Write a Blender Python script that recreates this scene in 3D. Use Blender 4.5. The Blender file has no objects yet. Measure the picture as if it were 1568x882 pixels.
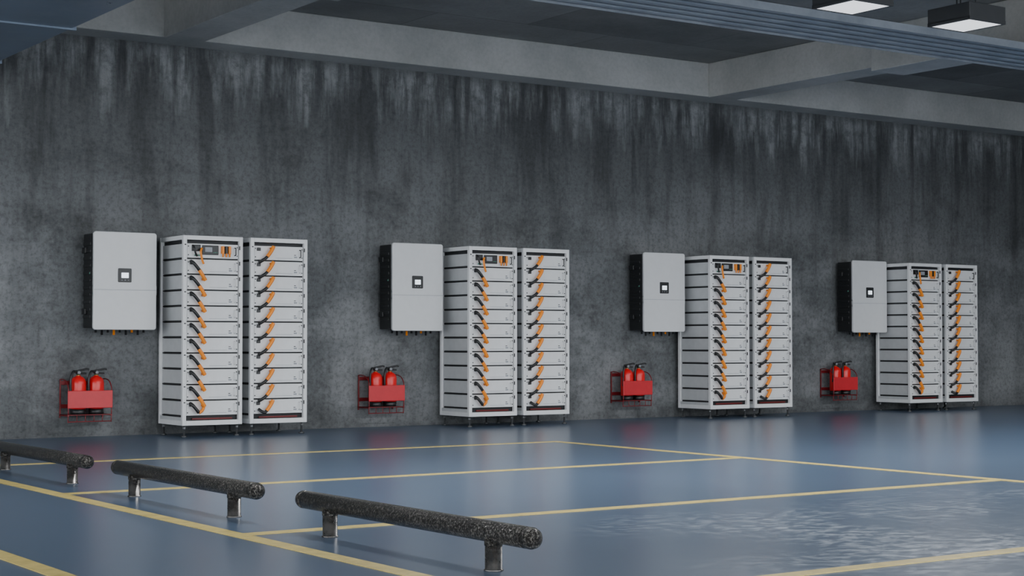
import bpy, bmesh, math, random
from mathutils import Vector, Matrix
random.seed(4)
scene = bpy.context.scene
COL = scene.collection

# ------------------------------------------------------------------ materials
def new_mat(name):
    m = bpy.data.materials.new(name); m.use_nodes = True
    nt = m.node_tree; b = nt.nodes['Principled BSDF']
    return m, nt, b
def N(nt, t, **kw):
    n = nt.nodes.new(t)
    for k, v in kw.items(): setattr(n, k, v)
    return n
def noise(nt, vec, scale, detail=4, rough=0.55, mscale=None):
    if mscale:
        mp = N(nt, 'ShaderNodeMapping'); mp.inputs['Scale'].default_value = mscale
        nt.links.new(vec, mp.inputs['Vector']); vec = mp.outputs['Vector']
    n = N(nt, 'ShaderNodeTexNoise'); n.inputs['Scale'].default_value = scale
    n.inputs['Detail'].default_value = detail; n.inputs['Roughness'].default_value = rough
    nt.links.new(vec, n.inputs['Vector']); return n.outputs['Fac']
def ramp(nt, fac, stops):
    r = N(nt, 'ShaderNodeValToRGB'); e = r.color_ramp.elements
    while len(e) < len(stops): e.new(0.5)
    for i, (p, c) in enumerate(stops):
        e[i].position = p; e[i].color = (c, c, c, 1) if not hasattr(c, '__len__') else (*c, 1)
    nt.links.new(fac, r.inputs['Fac']); return r.outputs['Color']
def mix(nt, fac, a, b, mode='MIX'):
    n = N(nt, 'ShaderNodeMix', data_type='RGBA', blend_type=mode)
    for s, v in ((n.inputs[0], fac), (n.inputs[6], a), (n.inputs[7], b)):
        if isinstance(v, (int, float)): s.default_value = v
        elif isinstance(v, tuple): s.default_value = (*v, 1)
        else: nt.links.new(v, s)
    return n.outputs[2]
def math_(nt, op, a, b=0.0, clamp=False):
    n = N(nt, 'ShaderNodeMath', operation=op); n.use_clamp = clamp
    for s, v in ((n.inputs[0], a), (n.inputs[1], b)):
        if isinstance(v, (int, float)): s.default_value = v
        else: nt.links.new(v, s)
    return n.outputs[0]
def maprange(nt, v, a, b, c=0.0, d=1.0):
    n = N(nt, 'ShaderNodeMapRange'); nt.links.new(v, n.inputs[0])
    for i, x in enumerate((a, b, c, d)): n.inputs[i+1].default_value = x
    return n.outputs[0]
def bump(nt, b, h, strength, dist=0.02):
    n = N(nt, 'ShaderNodeBump'); n.inputs['Strength'].default_value = strength
    n.inputs['Distance'].default_value = dist
    nt.links.new(h, n.inputs['Height']); nt.links.new(n.outputs[0], b.inputs['Normal'])
def objco(nt):
    return N(nt, 'ShaderNodeTexCoord').outputs['Object']
def simple(name, col, rough=0.5, metal=0.0, var=0.06, scale=12, emis=None, es=1.0, bmp=0.0):
    m, nt, b = new_mat(name)
    co = objco(nt); f = noise(nt, co, scale, 5)
    lo = tuple(c*(1-var) for c in col); hi = tuple(min(1, c*(1+var)) for c in col)
    nt.links.new(ramp(nt, f, [(0.3, lo), (0.7, hi)]), b.inputs['Base Color'])
    b.inputs['Roughness'].default_value = rough; b.inputs['Metallic'].default_value = metal
    if bmp: bump(nt, b, f, bmp, 0.01)
    if emis:
        b.inputs['Emission Color'].default_value = (*emis, 1); b.inputs['Emission Strength'].default_value = es
    return m

def mat_wall():
    m, nt, b = new_mat('stained_concrete')
    co = objco(nt)
    sep = N(nt, 'ShaderNodeSeparateXYZ'); nt.links.new(co, sep.inputs[0]); z = sep.outputs[2]
    big = noise(nt, co, 0.45, 8, 0.62)
    med = noise(nt, co, 1.6, 12, 0.70)
    blotch = noise(nt, co, 0.9, 10, 0.66, (1.0, 1.0, 1.6))
    fine = noise(nt, co, 20, 7, 0.75)
    streak = noise(nt, co, 2.6, 9, 0.64, (1.0, 1.0, 0.14))
    thin = noise(nt, co, 6.0, 9, 0.66, (1.0, 1.0, 0.13))
    base = ramp(nt, big, [(0.33, (0.104, 0.112, 0.117)), (0.52, (0.147, 0.156, 0.162)), (0.68, (0.200, 0.210, 0.216))])
    c = mix(nt, 0.80, base, ramp(nt, med, [(0.36, 0.42), (0.50, 1.0)]), 'MULTIPLY')
    lowm = maprange(nt, z, 3.4, 1.6, 0.25, 1.0)
    c = mix(nt, math_(nt, 'MULTIPLY', ramp(nt, blotch, [(0.46, 0.0), (0.60, 0.8)]), lowm), c, (0.255, 0.266, 0.274))
    c = mix(nt, 0.6, c, ramp(nt, fine, [(0.38, 0.38), (0.52, 1.0)]), 'MULTIPLY')
    c = mix(nt, ramp(nt, fine, [(0.56, 0.0), (0.72, 0.45)]), c, (0.27, 0.28, 0.285))
    stf = maprange(nt, z, 1.2, 3.2, 0.25, 0.80)
    c = mix(nt, stf, c, ramp(nt, streak, [(0.40, 0.38), (0.52, 1.0)]), 'MULTIPLY')
    # damp upper half with long soft vertical runs
    zz = math_(nt, 'ADD', z, math_(nt, 'MULTIPLY', math_(nt, 'SUBTRACT', blotch, 0.5), 2.5))
    damp = maprange(nt, zz, 1.9, 3.5)
    c = mix(nt, math_(nt, 'MULTIPLY', damp, 0.46), c, (0.050, 0.053, 0.056))
    # pale lime runs under the beam: soft, broken vertical smears
    reach = math_(nt, 'ADD', z, math_(nt, 'MULTIPLY', math_(nt, 'SUBTRACT', streak, 0.5), 3.2))
    fade = maprange(nt, reach, 3.55, 4.05)
    runs = ramp(nt, thin, [(0.42, 0.0), (0.56, 1.0)])
    brk = ramp(nt, noise(nt, co, 7, 8, 0.75), [(0.38, 0.25), (0.54, 1.0)])
    topm = maprange(nt, z, 4.06, 4.17, 1.0, 0.35)
    lime = math_(nt, 'MULTIPLY', math_(nt, 'MULTIPLY', fade, runs), math_(nt, 'MULTIPLY', brk, topm))
    c = mix(nt, math_(nt, 'MULTIPLY', lime, 0.80), c, (0.33, 0.342, 0.346))
    # black runs
    r2 = noise(nt, co, 4.0, 7, 0.60, (1.0, 1.0, 0.09))
    blk = math_(nt, 'MULTIPLY', ramp(nt, r2, [(0.54, 0.0), (0.62, 1.0)]), maprange(nt, z, 2.3, 3.8))
    c = mix(nt, math_(nt, 'MULTIPLY', blk, 0.6), c, (0.026, 0.028, 0.030))
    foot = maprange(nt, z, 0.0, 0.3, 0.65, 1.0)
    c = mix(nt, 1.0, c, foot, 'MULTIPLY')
    nt.links.new(c, b.inputs['Base Color'])
    nt.links.new(maprange(nt, med, 0.3, 0.7, 0.6, 0.9), b.inputs['Roughness'])
    h = math_(nt, 'ADD', math_(nt, 'MULTIPLY', fine, 0.6), med)
    bump(nt, b, h, 0.5, 0.03)
    return m
def mat_concrete(name, lo, hi, panels=False):
    m, nt, b = new_mat(name); co = objco(nt)
    a = noise(nt, co, 1.1, 8, 0.6); f = noise(nt, co, 22, 6, 0.65)
    c = ramp(nt, a, [(0.32, lo), (0.68, hi)])
    c = mix(nt, 0.4, c, ramp(nt, f, [(0.3, 0.7), (0.6, 1.0)]), 'MULTIPLY')
    if panels:
        br = N(nt, 'ShaderNodeTexBrick'); nt.links.new(co, br.inputs['Vector'])
        br.inputs['Scale'].default_value = 1.0; br.inputs['Brick Width'].default_value = 2.4
        br.inputs['Row Height'].default_value = 1.25; br.inputs['Mortar Size'].default_value = 0.008
        br.inputs['Color1'].default_value = (0.5, 0.5, 0.5, 1); br.inputs['Color2'].default_value = (1, 1, 1, 1)
        br.inputs['Mortar'].default_value = (0.4, 0.4, 0.4, 1)
        c = mix(nt, 0.8, c, br.outputs['Color'], 'MULTIPLY')
    nt.links.new(c, b.inputs['Base Color']); b.inputs['Roughness'].default_value = 0.85
    bump(nt, b, f, 0.2, 0.02); return m
def mat_floor():
    m, nt, b = new_mat('blue_epoxy_floor'); co = objco(nt)
    sep = N(nt, 'ShaderNodeSeparateXYZ'); nt.links.new(co, sep.inputs[0])
    a = noise(nt, co, 0.5, 3, 0.5); s = noise(nt, co, 1.6, 3, 0.5)
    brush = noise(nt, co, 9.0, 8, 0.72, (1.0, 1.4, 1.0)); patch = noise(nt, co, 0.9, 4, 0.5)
    c = ramp(nt, a, [(0.2, (0.078, 0.119, 0.188)), (0.8, (0.096, 0.143, 0.220))])
    c = mix(nt, 0.25, c, ramp(nt, s, [(0.1, 0.7), (0.9, 1.0)]), 'MULTIPLY')
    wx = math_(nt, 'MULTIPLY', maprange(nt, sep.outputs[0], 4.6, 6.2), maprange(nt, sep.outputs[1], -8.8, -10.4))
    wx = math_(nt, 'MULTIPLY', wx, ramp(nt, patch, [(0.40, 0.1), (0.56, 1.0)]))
    glare = math_(nt, 'MULTIPLY', ramp(nt, brush, [(0.46, 0.0), (0.62, 1.0)]), wx)  # broken light reflections on the floor, painted into its base colour
    c = mix(nt, math_(nt, 'MULTIPLY', glare, 0.7), c, (0.46, 0.52, 0.59))
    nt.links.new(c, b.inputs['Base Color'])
    r = math_(nt, 'ADD', 0.28, math_(nt, 'MULTIPLY', glare, 0.2))
    nt.links.new(r, b.inputs['Roughness']); b.inputs['IOR'].default_value = 1.55
    return m
def mat_paint():
    m, nt, b = new_mat('yellow_road_paint'); co = objco(nt)
    s = noise(nt, co, 9, 8, 0.7)
    c = ramp(nt, s, [(0.3, (0.52, 0.40, 0.11)), (0.6, (0.78, 0.61, 0.20))])
    nt.links.new(c, b.inputs['Base Color']); b.inputs['Roughness'].default_value = 0.4; return m
def mat_steel(name, lo, hi, rough, metal, sc, bm, st=(0.35, 0.65)):
    m, nt, b = new_mat(name); co = objco(nt)
    s = noise(nt, co, sc, 6, 0.7)
    nt.links.new(ramp(nt, s, [(st[0], lo), (st[1], hi)]), b.inputs['Base Color'])
    nt.links.new(maprange(nt, s, 0.3, 0.7, rough*0.6, rough*1.4), b.inputs['Roughness'])
    b.inputs['Metallic'].default_value = metal; bump(nt, b, s, bm, 0.01); return m

M = {}
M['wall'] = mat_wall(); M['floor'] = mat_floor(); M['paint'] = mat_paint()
M['beam'] = mat_concrete('beam_concrete', (0.39, 0.395, 0.38), (0.53, 0.53, 0.515))
M['slab'] = mat_concrete('slab_concrete', (0.26, 0.258, 0.25), (0.36, 0.356, 0.345), True)
M['white'] = simple('white_powder_coat', (0.74, 0.75, 0.755), 0.4, 0, 0.03)
M['side'] = simple('module_case_grey', (0.52, 0.535, 0.545), 0.45, 0, 0.04)
M['dark'] = simple('dark_gap', (0.015, 0.016, 0.018), 0.6)
M['black'] = simple('black_plastic', (0.014, 0.015, 0.016), 0.4)
M['orange'] = simple('orange_connector', (0.92, 0.27, 0.015), 0.4)
M['grey'] = simple('grey_label', (0.30, 0.32, 0.35), 0.5)
M['red'] = simple('red_enamel', (0.74, 0.010, 0.014), 0.28)
M['redpanel'] = simple('red_sheet_metal', (0.56, 0.025, 0.035), 0.4)
M['redwire'] = simple('dark_red_rod', (0.18, 0.010, 0.014), 0.4)
M['darkred'] = simple('busbar_dark_red', (0.14, 0.012, 0.012), 0.45)
M['brass'] = simple('brass_valve', (0.6, 0.42, 0.15), 0.35, 0.9)
M['screen'] = simple('display_glow', (0.8, 0.85, 0.9), 0.3, 0, 0.02, emis=(0.8, 0.9, 1.0), es=1.5)
M['green'] = simple('status_led', (0.10, 0.35, 0.25), 0.3)
M['inv'] = simple('inverter_cover_white', (0.66, 0.67, 0.68), 0.38, 0, 0.02)
M['tube'] = mat_steel('dark_hammered_steel', (0.030, 0.028, 0.026), (0.36, 0.34, 0.31), 0.18, 0.9, 95, 1.0, (0.49, 0.68))
M['post'] = mat_steel('brushed_steel', (0.12, 0.115, 0.11), (0.28, 0.265, 0.25), 0.28, 0.9, 14, 0.1)
M['tray'] = mat_steel('galvanised_blue_steel', (0.26, 0.29, 0.33), (0.36, 0.39, 0.43), 0.45, 0.2, 3, 0.03)
M['duct'] = mat_steel('blue_duct_sheet', (0.12, 0.165, 0.225), (0.20, 0.25, 0.32), 0.4, 0.2, 1.2, 0.1)
M['lampbody'] = simple('lamp_housing', (0.035, 0.037, 0.040), 0.45)
M['diff'] = simple('lamp_diffuser', (0.9, 0.9, 0.9), 0.5, emis=(0.95, 0.97, 1.0), es=1.2)
M['zinc'] = simple('zinc_foot', (0.12, 0.125, 0.13), 0.4, 0.7)

# ------------------------------------------------------------------ mesh builder
class Builder:
    def __init__(s, mats):
        s.bm = bmesh.new(); s.mats = mats
    def _merge(s, t, mat, smooth=False):
        i = s.mats.index(mat)
        for f in t.faces: f.material_index = i; f.smooth = smooth
        me = bpy.data.meshes.new('tmp'); t.to_mesh(me); t.free()
        s.bm.from_mesh(me); bpy.data.meshes.remove(me)
    def box(s, x0, x1, y0, y1, z0, z1, mat, bev=0.0, seg=2):
        t = bmesh.new(); bmesh.ops.create_cube(t, size=1)
        for v in t.verts:
            v.co = Vector(((x0+x1)/2+v.co.x*(x1-x0), (y0+y1)/2+v.co.y*(y1-y0), (z0+z1)/2+v.co.z*(z1-z0)))
        if bev: bmesh.ops.bevel(t, geom=t.edges[:], offset=bev, segments=seg, affect='EDGES', profile=0.5)
        s._merge(t, mat)
    def plate(s, x0, x1, z0, z1, y0, y1, r, mat, n=5, edge=0.006):
        """rounded-corner plate facing -y"""
        t = bmesh.new(); pts = []
        for cx, cz, a0 in ((x1-r, z1-r, 0), (x0+r, z1-r, 90), (x0+r, z0+r, 180), (x1-r, z0+r, 270)):
            for k in range(n+1):
                a = math.radians(a0+90*k/n); pts.append((cx+r*math.cos(a), cz+r*math.sin(a)))
        f = t.faces.new([t.verts.new((p[0], y0, p[1])) for p in pts])
        ex = bmesh.ops.extrude_face_region(t, geom=[f])
        for v in ex['geom']:
            if isinstance(v, bmesh.types.BMVert): v.co.y = y1
        bmesh.ops.recalc_face_normals(t, faces=t.faces[:])
        if edge:
            ed = [e for e in t.edges if abs(e.verts[0].co.y-y0) < 1e-6 and abs(e.verts[1].co.y-y0) < 1e-6]
            bmesh.ops.bevel(t, geom=ed, offset=edge, segments=2, affect='EDGES', profile=0.5)
        s._merge(t, mat)
    def lathe(s, p0, axis, prof, mat, seg=24, smooth=True):
        """profile of (distance along axis, radius)"""
        axis = Vector(axis).normalized()
        q = Vector((0, 0, 1)).rotation_difference(axis); t = bmesh.new(); rings = []
        for h, r in prof:
            rings.append([t.verts.new(Vector(p0)+q @ Vector((r*math.cos(2*math.pi*k/seg), r*math.sin(2*math.pi*k/seg), h))) for k in range(seg)])
        for a, b in zip(rings, rings[1:]):
            for k in range(seg):
                t.faces.new((a[k], a[(k+1) % seg], b[(k+1) % seg], b[k]))
        t.faces.new(rings[0][::-1]); t.faces.new(rings[-1])
        bmesh.ops.recalc_face_normals(t, faces=t.faces[:])
        s._merge(t, mat, smooth)
    def cyl(s, p0, p1, r, mat, seg=16):
        d = Vector(p1)-Vector(p0); s.lathe(p0, d, [(0, r*0.96), (0.0001, r), (d.length-0.0001, r), (d.length, r*0.96)], mat, seg)
    def tube(s, pts, r, mat, seg=8):
        P = [Vector(p) for p in pts]
        Q = []
        for i in range(len(P)-1):
            a = P[max(i-1, 0)]; b = P[i]; c = P[i+1]; d = P[min(i+2, len(P)-1)]
            for k in range(6):
                u = k/6
                Q.append(0.5*((2*b)+(c-a)*u+(2*a-5*b+4*c-d)*u*u+(3*b-a-3*c+d)*u**3))
        Q.append(P[-1]); t = bmesh.new(); rings = []
        for i, p in enumerate(Q):
            tan = (Q[min(i+1, len(Q)-1)]-Q[max(i-1, 0)]).normalized()
            up = Vector((0, 1, 0)) if abs(tan.y) < 0.9 else Vector((1, 0, 0))
            a = tan.cross(up).normalized(); b = tan.cross(a)
            rings.append([t.verts.new(p+r*(a*math.cos(2*math.pi*k/seg)+b*math.sin(2*math.pi*k/seg))) for k in range(seg)])
        for A, B_ in zip(rings, rings[1:]):
            for k in range(seg): t.faces.new((A[k], A[(k+1) % seg], B_[(k+1) % seg], B_[k]))
        t.faces.new(rings[0]); t.faces.new(rings[-1][::-1])
        bmesh.ops.recalc_face_normals(t, faces=t.faces[:]); s._merge(t, mat, True)
    def mesh(s, name):
        me = bpy.data.meshes.new(name); s.bm.to_mesh(me); s.bm.free()
        for k in s.mats: me.materials.append(M[k])
        return me
def place(name, me, loc=(0, 0, 0)):
    o = bpy.data.objects.new(name, me); o.location = loc; COL.objects.link(o); return o

# ------------------------------------------------------------------ room shell
X0, X1, YF, YC = -9.0, 34.0, -27.0, -18.5
ZB, ZS = 4.18, 4.62
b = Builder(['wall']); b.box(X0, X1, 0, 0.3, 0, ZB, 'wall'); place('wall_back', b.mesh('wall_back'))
b = Builder(['wall']); b.box(X1, X1+0.3, YC, 0.3, 0, ZS, 'wall'); place('wall_right', b.mesh('wall_right'))
b = Builder(['wall']); b.box(19.0, X1, YC-0.3, YC, 0, ZS, 'wall'); place('shade_wall', b.mesh('shade_wall'))  # unseen wall added to block daylight and darken the right end
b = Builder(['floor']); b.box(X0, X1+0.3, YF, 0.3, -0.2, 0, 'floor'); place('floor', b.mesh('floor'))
b = Builder(['slab']); b.box(X0, X1+0.3, YC, 0.3, ZS, ZS+0.25, 'slab'); place('ceiling', b.mesh('ceiling'))
b = Builder(['beam']); b.box(X0, X1, -0.40, 0.3, ZB, ZS, 'beam', 0.008); place('ceiling_beam', b.mesh('edge_beam'))
for bx in (-0.80, 6.74, 14.28, 21.82, 29.36):
    b = Builder(['beam'])
    b.box(bx, bx+0.45, YC, -0.40, ZB-0.01, ZS, 'beam', 0.01)
    b.box(bx-0.05, bx+0.50, YC, -3.3, ZB-0.06, ZS, 'beam', 0.01)
    place('ceiling_beam', b.mesh('cross_beam'))

# parking lines
b = Builder(['paint'])
def line(x0, x1, d0, d1): b.box(x0, x1, -16.7+d0, -16.7+d1, 0.0005, 0.003, 'paint')
lw = 0.05
line(3.655-lw, 3.655+lw, -8.0, 13.25+lw)
line(9.60-lw, 9.60+lw, -8.0, 13.25+lw)
line(2.41-lw, 2.41+lw, -8.0, 13.25+lw)
for d in (13.25, 10.54, 7.82, 5.17, 2.5, -0.2, -2.9):
    line(3.655+lw, 9.60-lw, d-lw, d+lw)
    line(-3.5, 2.41-lw, d-lw, d+lw)
place('parking_line_marking', b.mesh('parking_lines'))

# ------------------------------------------------------------------ battery racks
W, D, H0, H1 = 0.67, 0.64, 0.12, 2.085
PITCH, MB = 0.1632, 0.215
def rack_mesh(master):
    b = Builder(['white', 'side', 'dark', 'black', 'orange', 'grey', 'darkred', 'screen', 'green', 'zinc'])
    p = 0.042
    for x in (0, W-p):
        for y in (0, D-p): b.box(x, x+p, y, y+p, H0, H1, 'white', 0.004)
    for z0, z1 in ((H0, H0+0.05), (H1-0.045, H1)):
        b.box(p, W-p, 0.002, p, z0, z1, 'white', 0.003); b.box(p, W-p, D-p, D-0.002, z0, z1, 'white', 0.003)
        for x in (0.002, W-p+0.002): b.box(x, x+p-0.004, p, D-p, z0, z1, 'white', 0.003)
    b.box(p, W-p, p, D-p, H1-0.018, H1-0.008, 'white')
    b.box(0.004, 0.03, p, D-p, H0+0.05, H0+0.085, 'side')
    # feet
    for x in (0.04, W-0.04):
        for y in (0.05, D-0.05):
            b.lathe((x, y, 0), (0, 0, 1), [(0, 0.03), (0.012, 0.03), (0.02, 0.011), (H0, 0.011)], 'zinc', 14)
            b.lathe((x, y, 0.085), (0, 0, 1), [(0, 0.018), (0.02, 0.018)], 'zinc', 6, False)
    # dark core
    b.box(0.036, W-0.036, 0.055, D-0.06, H0+0.05, H1-0.05, 'dark')
    b.box(0.12, W-0.10, 0.03, 0.05, H0+0.058, H0+0.075, 'darkred', 0.003)
    for i in range(11):
        z0 = MB+i*PITCH+0.007; z1 = MB+(i+1)*PITCH-0.007; top = i == 10
        b.box(0.022, W-0.022, 0.05, D-0.045, z0+0.004, z1-0.004, 'side', 0.003)
        b.box(0.014, 0.022, 0.07, D-0.07, z0-0.013, z0-0.001, 'dark')
        b.box(0.046, W-0.046, 0.022, 0.05, z0, z1, 'white', 0.004)
        for ex in (0.050, W-0.072):
            b.box(ex, ex+0.022, 0.016, 0.024, z0+0.006, z1-0.006, 'white', 0.002)
            for sz in (z0+0.03, z1-0.03):
                b.lathe((ex+0.011, 0.016, sz), (0, -1, 0), [(0, 0.006), (0.004, 0.006)], 'black', 8)
        hx = W-0.085
        b.tube([(hx, 0.022, z0+0.035), (hx, -0.006, z0+0.040), (hx, -0.008, (z0+z1)/2), (hx, -0.006, z1-0.040), (hx, 0.022, z1-0.035)], 0.006, 'white' if not top else 'black', 6)
        b.box(W-0.045, W-0.033, -0.004, 0.002, z1-0.055, z1-0.015, 'black')
        b.box(0.012, 0.030, -0.003, 0.002, z1-0.02, z1-0.008, 'black')
        if master and top:
            b.plate(0.10, 0.20, z0+0.07, z1-0.012, 0.014, 0.022, 0.006, 'black')
            b.tube([(0.115, 0.02, z1-0.02), (0.11, -0.02, z1-0.045), (0.125, -0.02, z0+0.05), (0.15, 0.0, z0+0.02)], 0.010, 'black')
            b.plate(0.215, 0.40, z0+0.035, z1-0.015, 0.012, 0.022, 0.006, 'black')
            b.plate(0.245, 0.325, z0+0.065, z1-0.035, 0.009, 0.012, 0.003, 'grey', edge=0)
            for k in range(3): b.lathe((0.345+0.018*k, 0.012, z0+0.06), (0, -1, 0), [(0, 0.005), (0.004, 0.005)], 'green', 8)
            b.box(0.13, 0.19, 0.012, 0.02, z0+0.02, z0+0.035, 'green')
            for k in range(3):
                x = 0.44+0.038*k
                b.box(x-0.013, x+0.013, -0.015, 0.022, z0+0.05, z1-0.02, 'orange' if k != 1 else 'black', 0.004)
                b.lathe((x, -0.005, z0+0.055), (0, 0, -1), [(0, 0.010), (0.04, 0.008)], 'orange', 10)
            b.tube([(0.20, -0.01, z1-0.05), (0.18, -0.03, z0+0.06), (0.195, -0.03, z0-0.02), (0.215, -0.02, z0-0.06)], 0.012, 'orange')
            continue
        b.box(0.30, 0.50, 0.019, 0.022, z0+0.022, z0+0.025, 'grey')
        b.box(W-0.150, W-0.115, 0.019, 0.022, z0+0.030, z0+0.045, 'grey')
        b.box(W-0.150, W-0.128, 0.019, 0.022, z0+0.055, z0+0.062, 'black')
        b.box(0.080, 0.120, 0.005, 0.022, z1-0.055, z1-0.020, 'black', 0.004)
        # link cables: stout black boot + short straight orange plug
        if master:
            b.tube([(0.088, 0.008, z1-0.022), (0.100, -0.028, z1-0.040), (0.138, -0.036, z1-0.085), (0.165, -0.034, z1-0.118)], 0.018, 'black')
            if i > 0:
                b.tube([(0.162, -0.035, z1-0.114), (0.188, -0.037, z1-0.152), (0.214, -0.034, z1-0.192), (0.232, -0.030, z1-0.218)], 0.0205, 'orange')
                b.lathe((0.225, 0.022, z1-0.208), (0, -1, 0), [(0, 0.014), (0.045, 0.014)], 'orange', 10)
            else:
                b.tube([(0.168, -0.034, z1-0.122), (0.20, -0.036, z1-0.100), (0.225, -0.02, z1-0.07), (0.235, 0.015, z1-0.06)], 0.0160, 'orange')
        else:
            b.tube([(0.250, -0.030, z1-0.006), (0.236, -0.034, z1-0.035), (0.204, -0.037, z1-0.080), (0.176, -0.035, z1-0.116)], 0.0205, 'orange')
            b.lathe((0.242, 0.022, z1-0.025), (0, -1, 0), [(0, 0.014), (0.045, 0.014)], 'orange', 10)
            b.tube([(0.178, -0.034, z1-0.114), (0.156, -0.036, z1-0.134), (0.125, -0.030, z1-0.156 if i else z1-0.125), (0.102, 0.006, z1-0.178 if i else z1-0.10)], 0.017, 'black')
    return b.mesh('battery_rack_master' if master else 'battery_rack_slave')
rm, rs = rack_mesh(True), rack_mesh(False)
YR = -0.74
for gx in (6.83, 10.34, 14.00, 17.69):
    place('battery_rack', rm, (gx, YR, 0)); place('battery_rack', rs, (gx+0.76, YR, 0))

# ------------------------------------------------------------------ wall inverters
def inverter_mesh():
    b = Builder(['inv', 'black', 'screen', 'green', 'orange', 'dark', 'grey', 'zinc'])
    w, h = 0.68, 1.01
    b.box(0.08, w-0.08, -0.05, 0.0, 0.10, h-0.10, 'zinc')
    b.box(0.0, w, -0.30, -0.05, 0.02, h-0.02, 'black', 0.008)
    for k in range(11):
        z = 0.12+k*0.075
        for x0, x1 in ((-0.012, 0.004), (w-0.004, w+0.012)):
            b.box(x0, x1, -0.27, -0.07, z, z+0.030, 'black', 0.003)
    for z in (0.16, h-0.22):
        for x0, x1 in ((-0.026, 0.0), (w, w+0.026)): b.box(x0, x1, -0.16, -0.07, z, z+0.06, 'black', 0.006)
    b.plate(0.004, w-0.004, 0.012, h-0.012, -0.322, -0.295, 0.03, 'dark')
    b.plate(0.0, w, 0.0, 0.409, -0.345, -0.318, 0.028, 'inv')
    b.plate(0.0, w, 0.413, h, -0.345, -0.318, 0.028, 'inv')
    b.plate(0.0, w, 0.36, 0.46, -0.344, -0.318, 0.004, 'inv', edge=0)
    b.box(0.004, w-0.004, -0.3452, -0.343, 0.409, 0.413, 'grey')
    b.plate(0.26, 0.405, 0.49, 0.635, -0.352, -0.343, 0.010, 'black', edge=0.002)
    b.plate(0.295, 0.372, 0.535, 0.590, -0.3535, -0.351, 0.003, 'screen', edge=0)
    for k in range(3): b.lathe((0.300+0.035*k, -0.352, 0.512), (0, -1, 0), [(0, 0.006), (0.002, 0.006)], 'grey', 10)
    b.lathe((-0.002, -0.26, 0.58), (-1, 0, 0), [(0, 0.010), (0.012, 0.010)], 'green', 10)
    for k in range(9):
        x = 0.08+k*0.065; c = 'orange' if k in (3, 6) else 'black'
        L = 0.075 if k % 2 else 0.05
        b.lathe((x, -0.20, 0.022), (0, 0, -1), [(0, 0.020), (0.018, 0.020), (0.022, 0.013), (L, 0.013)], c, 12)
    return b.mesh('hybrid_inverter')
im = inverter_mesh()
for x in (6.02, 9.55, 13.235, 16.98): place('wall_inverter', im, (x, -0.002, 1.108))

# ------------------------------------------------------------------ fire extinguishers
def ext_mesh():
    b = Builder(['red', 'black', 'brass', 'grey', 'white'])
    b.lathe((0, 0, 0), (0, 0, 1), [(0, 0.070), (0.004, 0.077), (0.055, 0.077)], 'black', 28)
    b.lathe((0, 0, 0.05), (0, 0, 1), [(0, 0.070), (0.01, 0.080), (0.27, 0.080), (0.305, 0.072), (0.328, 0.052), (0.340, 0.026), (0.348, 0.022)], 'red', 28)
    b.lathe((0, 0, 0.393), (0, 0, 1), [(0, 0.022), (0.010, 0.022), (0.012, 0.016), (0.02, 0.016)], 'brass', 16)
    b.box(-0.020, 0.020, -0.022, 0.022, 0.408, 0.438, 'black', 0.005)
    b.tube([(-0.03, 0, 0.440), (0.03, -0.005, 0.452), (0.085, -0.02, 0.464), (0.105, -0.025, 0.456)], 0.010, 'black')
    b.tube([(-0.01, 0, 0.420), (0.03, -0.005, 0.420), (0.08, -0.02, 0.418)], 0.009, 'black')
    b.lathe((0, -0.022, 0.428), (0, -1, 0), [(0, 0.016), (0.010, 0.016)], 'grey', 14)
    b.tube([(-0.015, 0, 0.430), (-0.060, -0.03, 0.440), (-0.090, -0.05, 0.40), (-0.100, -0.055, 0.33), (-0.096, -0.05, 0.24), (-0.092, -0.04, 0.18)], 0.012, 'black')
    return b.mesh('fire_extinguisher')
def stand_mesh():
    b = Builder(['redpanel', 'darkred', 'redwire'])
    w = 0.47
    for x in (0.0, w-0.014):
        b.box(x, x+0.014, -0.022, -0.004, 0.20, 0.60, 'redwire', 0.003)
        b.tube([(x+0.007, -0.014, 0.595), (x+0.007, -0.08, 0.60), (x+0.007, -0.19, 0.58), (x+0.007, -0.255, 0.52), (x+0.007, -0.262, 0.46), (x+0.007, -0.262, 0.24)], 0.006, 'redwire')
        b.box(x, x+0.014, -0.265, -0.02, 0.224, 0.238, 'redwire')
        b.cyl((x+0.007, -0.255, 0.16), (x+0.007, -0.255, 0.235), 0.005, 'redwire', 8)
    b.box(0, w, -0.02, -0.006, 0.30, 0.34, 'redwire', 0.003); b.box(0, w, -0.02, -0.006, 0.54, 0.58, 'redwire', 0.003)
    b.box(0.0, w, -0.262, -0.02, 0.232, 0.240, 'redwire', 0.002)
    b.box(-0.002, w+0.002, -0.275, -0.262, 0.305, 0.485, 'redpanel', 0.006)
    for k in range(4): b.cyl((0.10+0.09*k, -0.255, 0.165), (0.10+0.09*k, -0.255, 0.235), 0.004, 'redwire', 8)
    b.cyl((0.01, -0.255, 0.168), (w-0.01, -0.255, 0.168), 0.005, 'redwire', 8)
    return b.mesh('extinguisher_bracket')
em, sm = ext_mesh(), stand_mesh()
for x in (5.79, 9.29, 12.96, 16.67):
    place('extinguisher_bracket', sm, (x, 0, 0))
    for dx in (0.145, 0.335): place('fire_extinguisher', em, (x+dx, -0.16, 0.2405))

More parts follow.
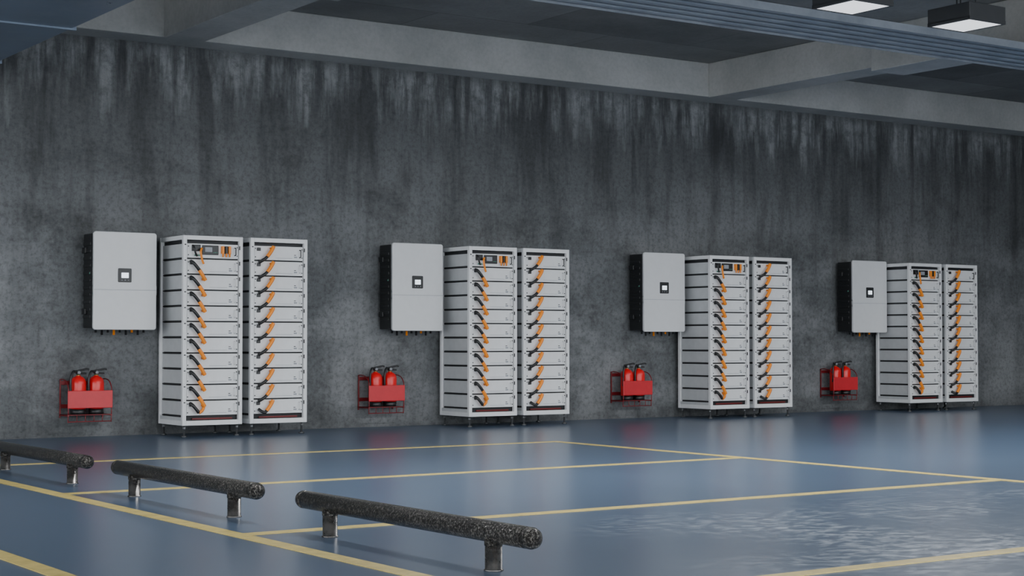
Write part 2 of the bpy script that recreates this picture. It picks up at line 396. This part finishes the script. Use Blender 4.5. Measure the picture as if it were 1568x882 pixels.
# ------------------------------------------------------------------ tubular wheel-stop barriers
def barrier_mesh():
    b = Builder(['tube', 'post', 'black'])
    L = 1.075; r = 0.047; z = 0.168
    b.lathe((0, -L, z), (0, 1, 0), [(0, 0.012), (0.006, 0.030), (0.018, 0.042), (0.036, r), (0.060, r), (0.062, r*0.93), (0.068, r*0.93), (0.070, r),
            (2*L-0.070, r), (2*L-0.068, r*0.93), (2*L-0.062, r*0.93), (2*L-0.060, r), (2*L-0.036, r), (2*L-0.018, 0.042), (2*L-0.006, 0.030), (2*L, 0.012)], 'tube', 40)
    for y in (-0.748, 0.748):
        b.lathe((0, y, 0), (0, 0, 1), [(0, 0.043), (0.006, 0.043), (0.008, 0.038), (z-0.02, 0.038)], 'post', 28)
        b.lathe((0, y, z-0.058), (0, 0, 1), [(0, 0.041), (0.02, 0.041)], 'tube', 28)
    return b.mesh('parking_barrier')
bm_ = barrier_mesh()
for d in (6.745, 9.385, 12.03): place('parking_barrier', bm_, (4.012, d-16.7, 0))

# ------------------------------------------------------------------ services under the ceiling
b = Builder(['tray', 'zinc', 'dark'])
ya, yb, zt = -16.7+10.66, -16.7+11.48, 3.90
TX0 = 5.3
b.box(TX0, X1-0.5, ya, yb, zt+0.055, zt+0.065, 'dark')
nr = 5; step = (yb-ya)/nr
for k in range(nr):
    y0 = ya+step*(k+0.26); y1 = ya+step*(k+0.74)
    b.box(TX0, X1-0.5, y0, y1, zt+0.015, zt+0.055, 'tray', 0.012)
for y in (ya-0.012, yb): b.box(TX0, X1-0.5, y, y+0.012, zt, zt+0.07, 'tray')
x = 6.0
while x < X1-1:
    for y in (ya-0.01, yb+0.01): b.cyl((x, y, zt+0.06), (x, y, ZS), 0.008, 'zinc', 8)
    x += 3.77
place('ceiling_cable_tray', b.mesh('cable_tray'))

b = Builder(['duct', 'zinc'])
b.box(3.0, 4.75, YC+1, -0.05, 3.60, 4.05, 'duct', 0.03)
for k in range(9):
    y = -1.3-2.0*k
    if y < YC+1.5: break
    b.box(2.985, 4.765, y-0.015, y+0.015, 3.585, 4.065, 'duct', 0.004)
    for x in (3.05, 4.70): b.cyl((x, y-0.5, 4.04), (x, y-0.5, ZS-0.001), 0.006, 'zinc', 8)
place('ventilation_duct', b.mesh('ventilation_duct'))

def lamp_mesh():
    b = Builder(['lampbody', 'diff', 'zinc'])
    s = 0.23; T = ZS-3.70-0.001
    b.box(-s, s, -s, s, 0.012, 0.15, 'lampbody', 0.006)
    for a in (-s, s-0.02):
        b.box(a, a+0.02, -s, s, 0, 0.03, 'lampbody'); b.box(-s, s, a, a+0.02, 0, 0.03, 'lampbody')
    b.box(-s+0.02, s-0.02, -s+0.02, s-0.02, 0.004, 0.014, 'diff')
    for x in (-0.12, 0.12): b.cyl((x, 0, 0.148), (x, 0, T), 0.007, 'lampbody', 8)
    b.box(-0.16, 0.16, -0.03, 0.03, T-0.03, T, 'lampbody')
    return b.mesh('pendant_lamp')
lm = lamp_mesh()
def area(name, loc, size, energy, col, sy=None):
    L = bpy.data.lights.new(name, 'AREA'); L.energy = energy; L.color = col
    L.size = size
    if sy: L.shape = 'RECTANGLE'; L.size_y = sy
    o = bpy.data.objects.new(name, L); o.location = loc; COL.objects.link(o); return o
k = 0
for xx in [9.83+1.38*i for i in range(-3, 8)]:
    place('pendant_lamp', lm, (xx, -16.7+9.45, 3.70))
    if k % 2 == 0: area('lamp_light', (xx, -16.7+9.45, 3.69), 0.42, 110, (0.96, 0.98, 1.0))
    k += 1

# ------------------------------------------------------------------ daylight through the open sides
w = bpy.data.worlds.new('World'); scene.world = w; w.use_nodes = True
bg = w.node_tree.nodes['Background']; bg.inputs[0].default_value = (0.92, 0.96, 1.0, 1); bg.inputs[1].default_value = 4.9

# ------------------------------------------------------------------ camera
cam = bpy.data.cameras.new('camera'); cam.sensor_width = 36; cam.lens = 58.13; cam.clip_end = 200
co = bpy.data.objects.new('camera', cam); co.location = (0, -16.7, 1.0)
co.rotation_euler = (math.radians(90+1.81), 0, math.radians(-34.42)); COL.objects.link(co)
scene.camera = co
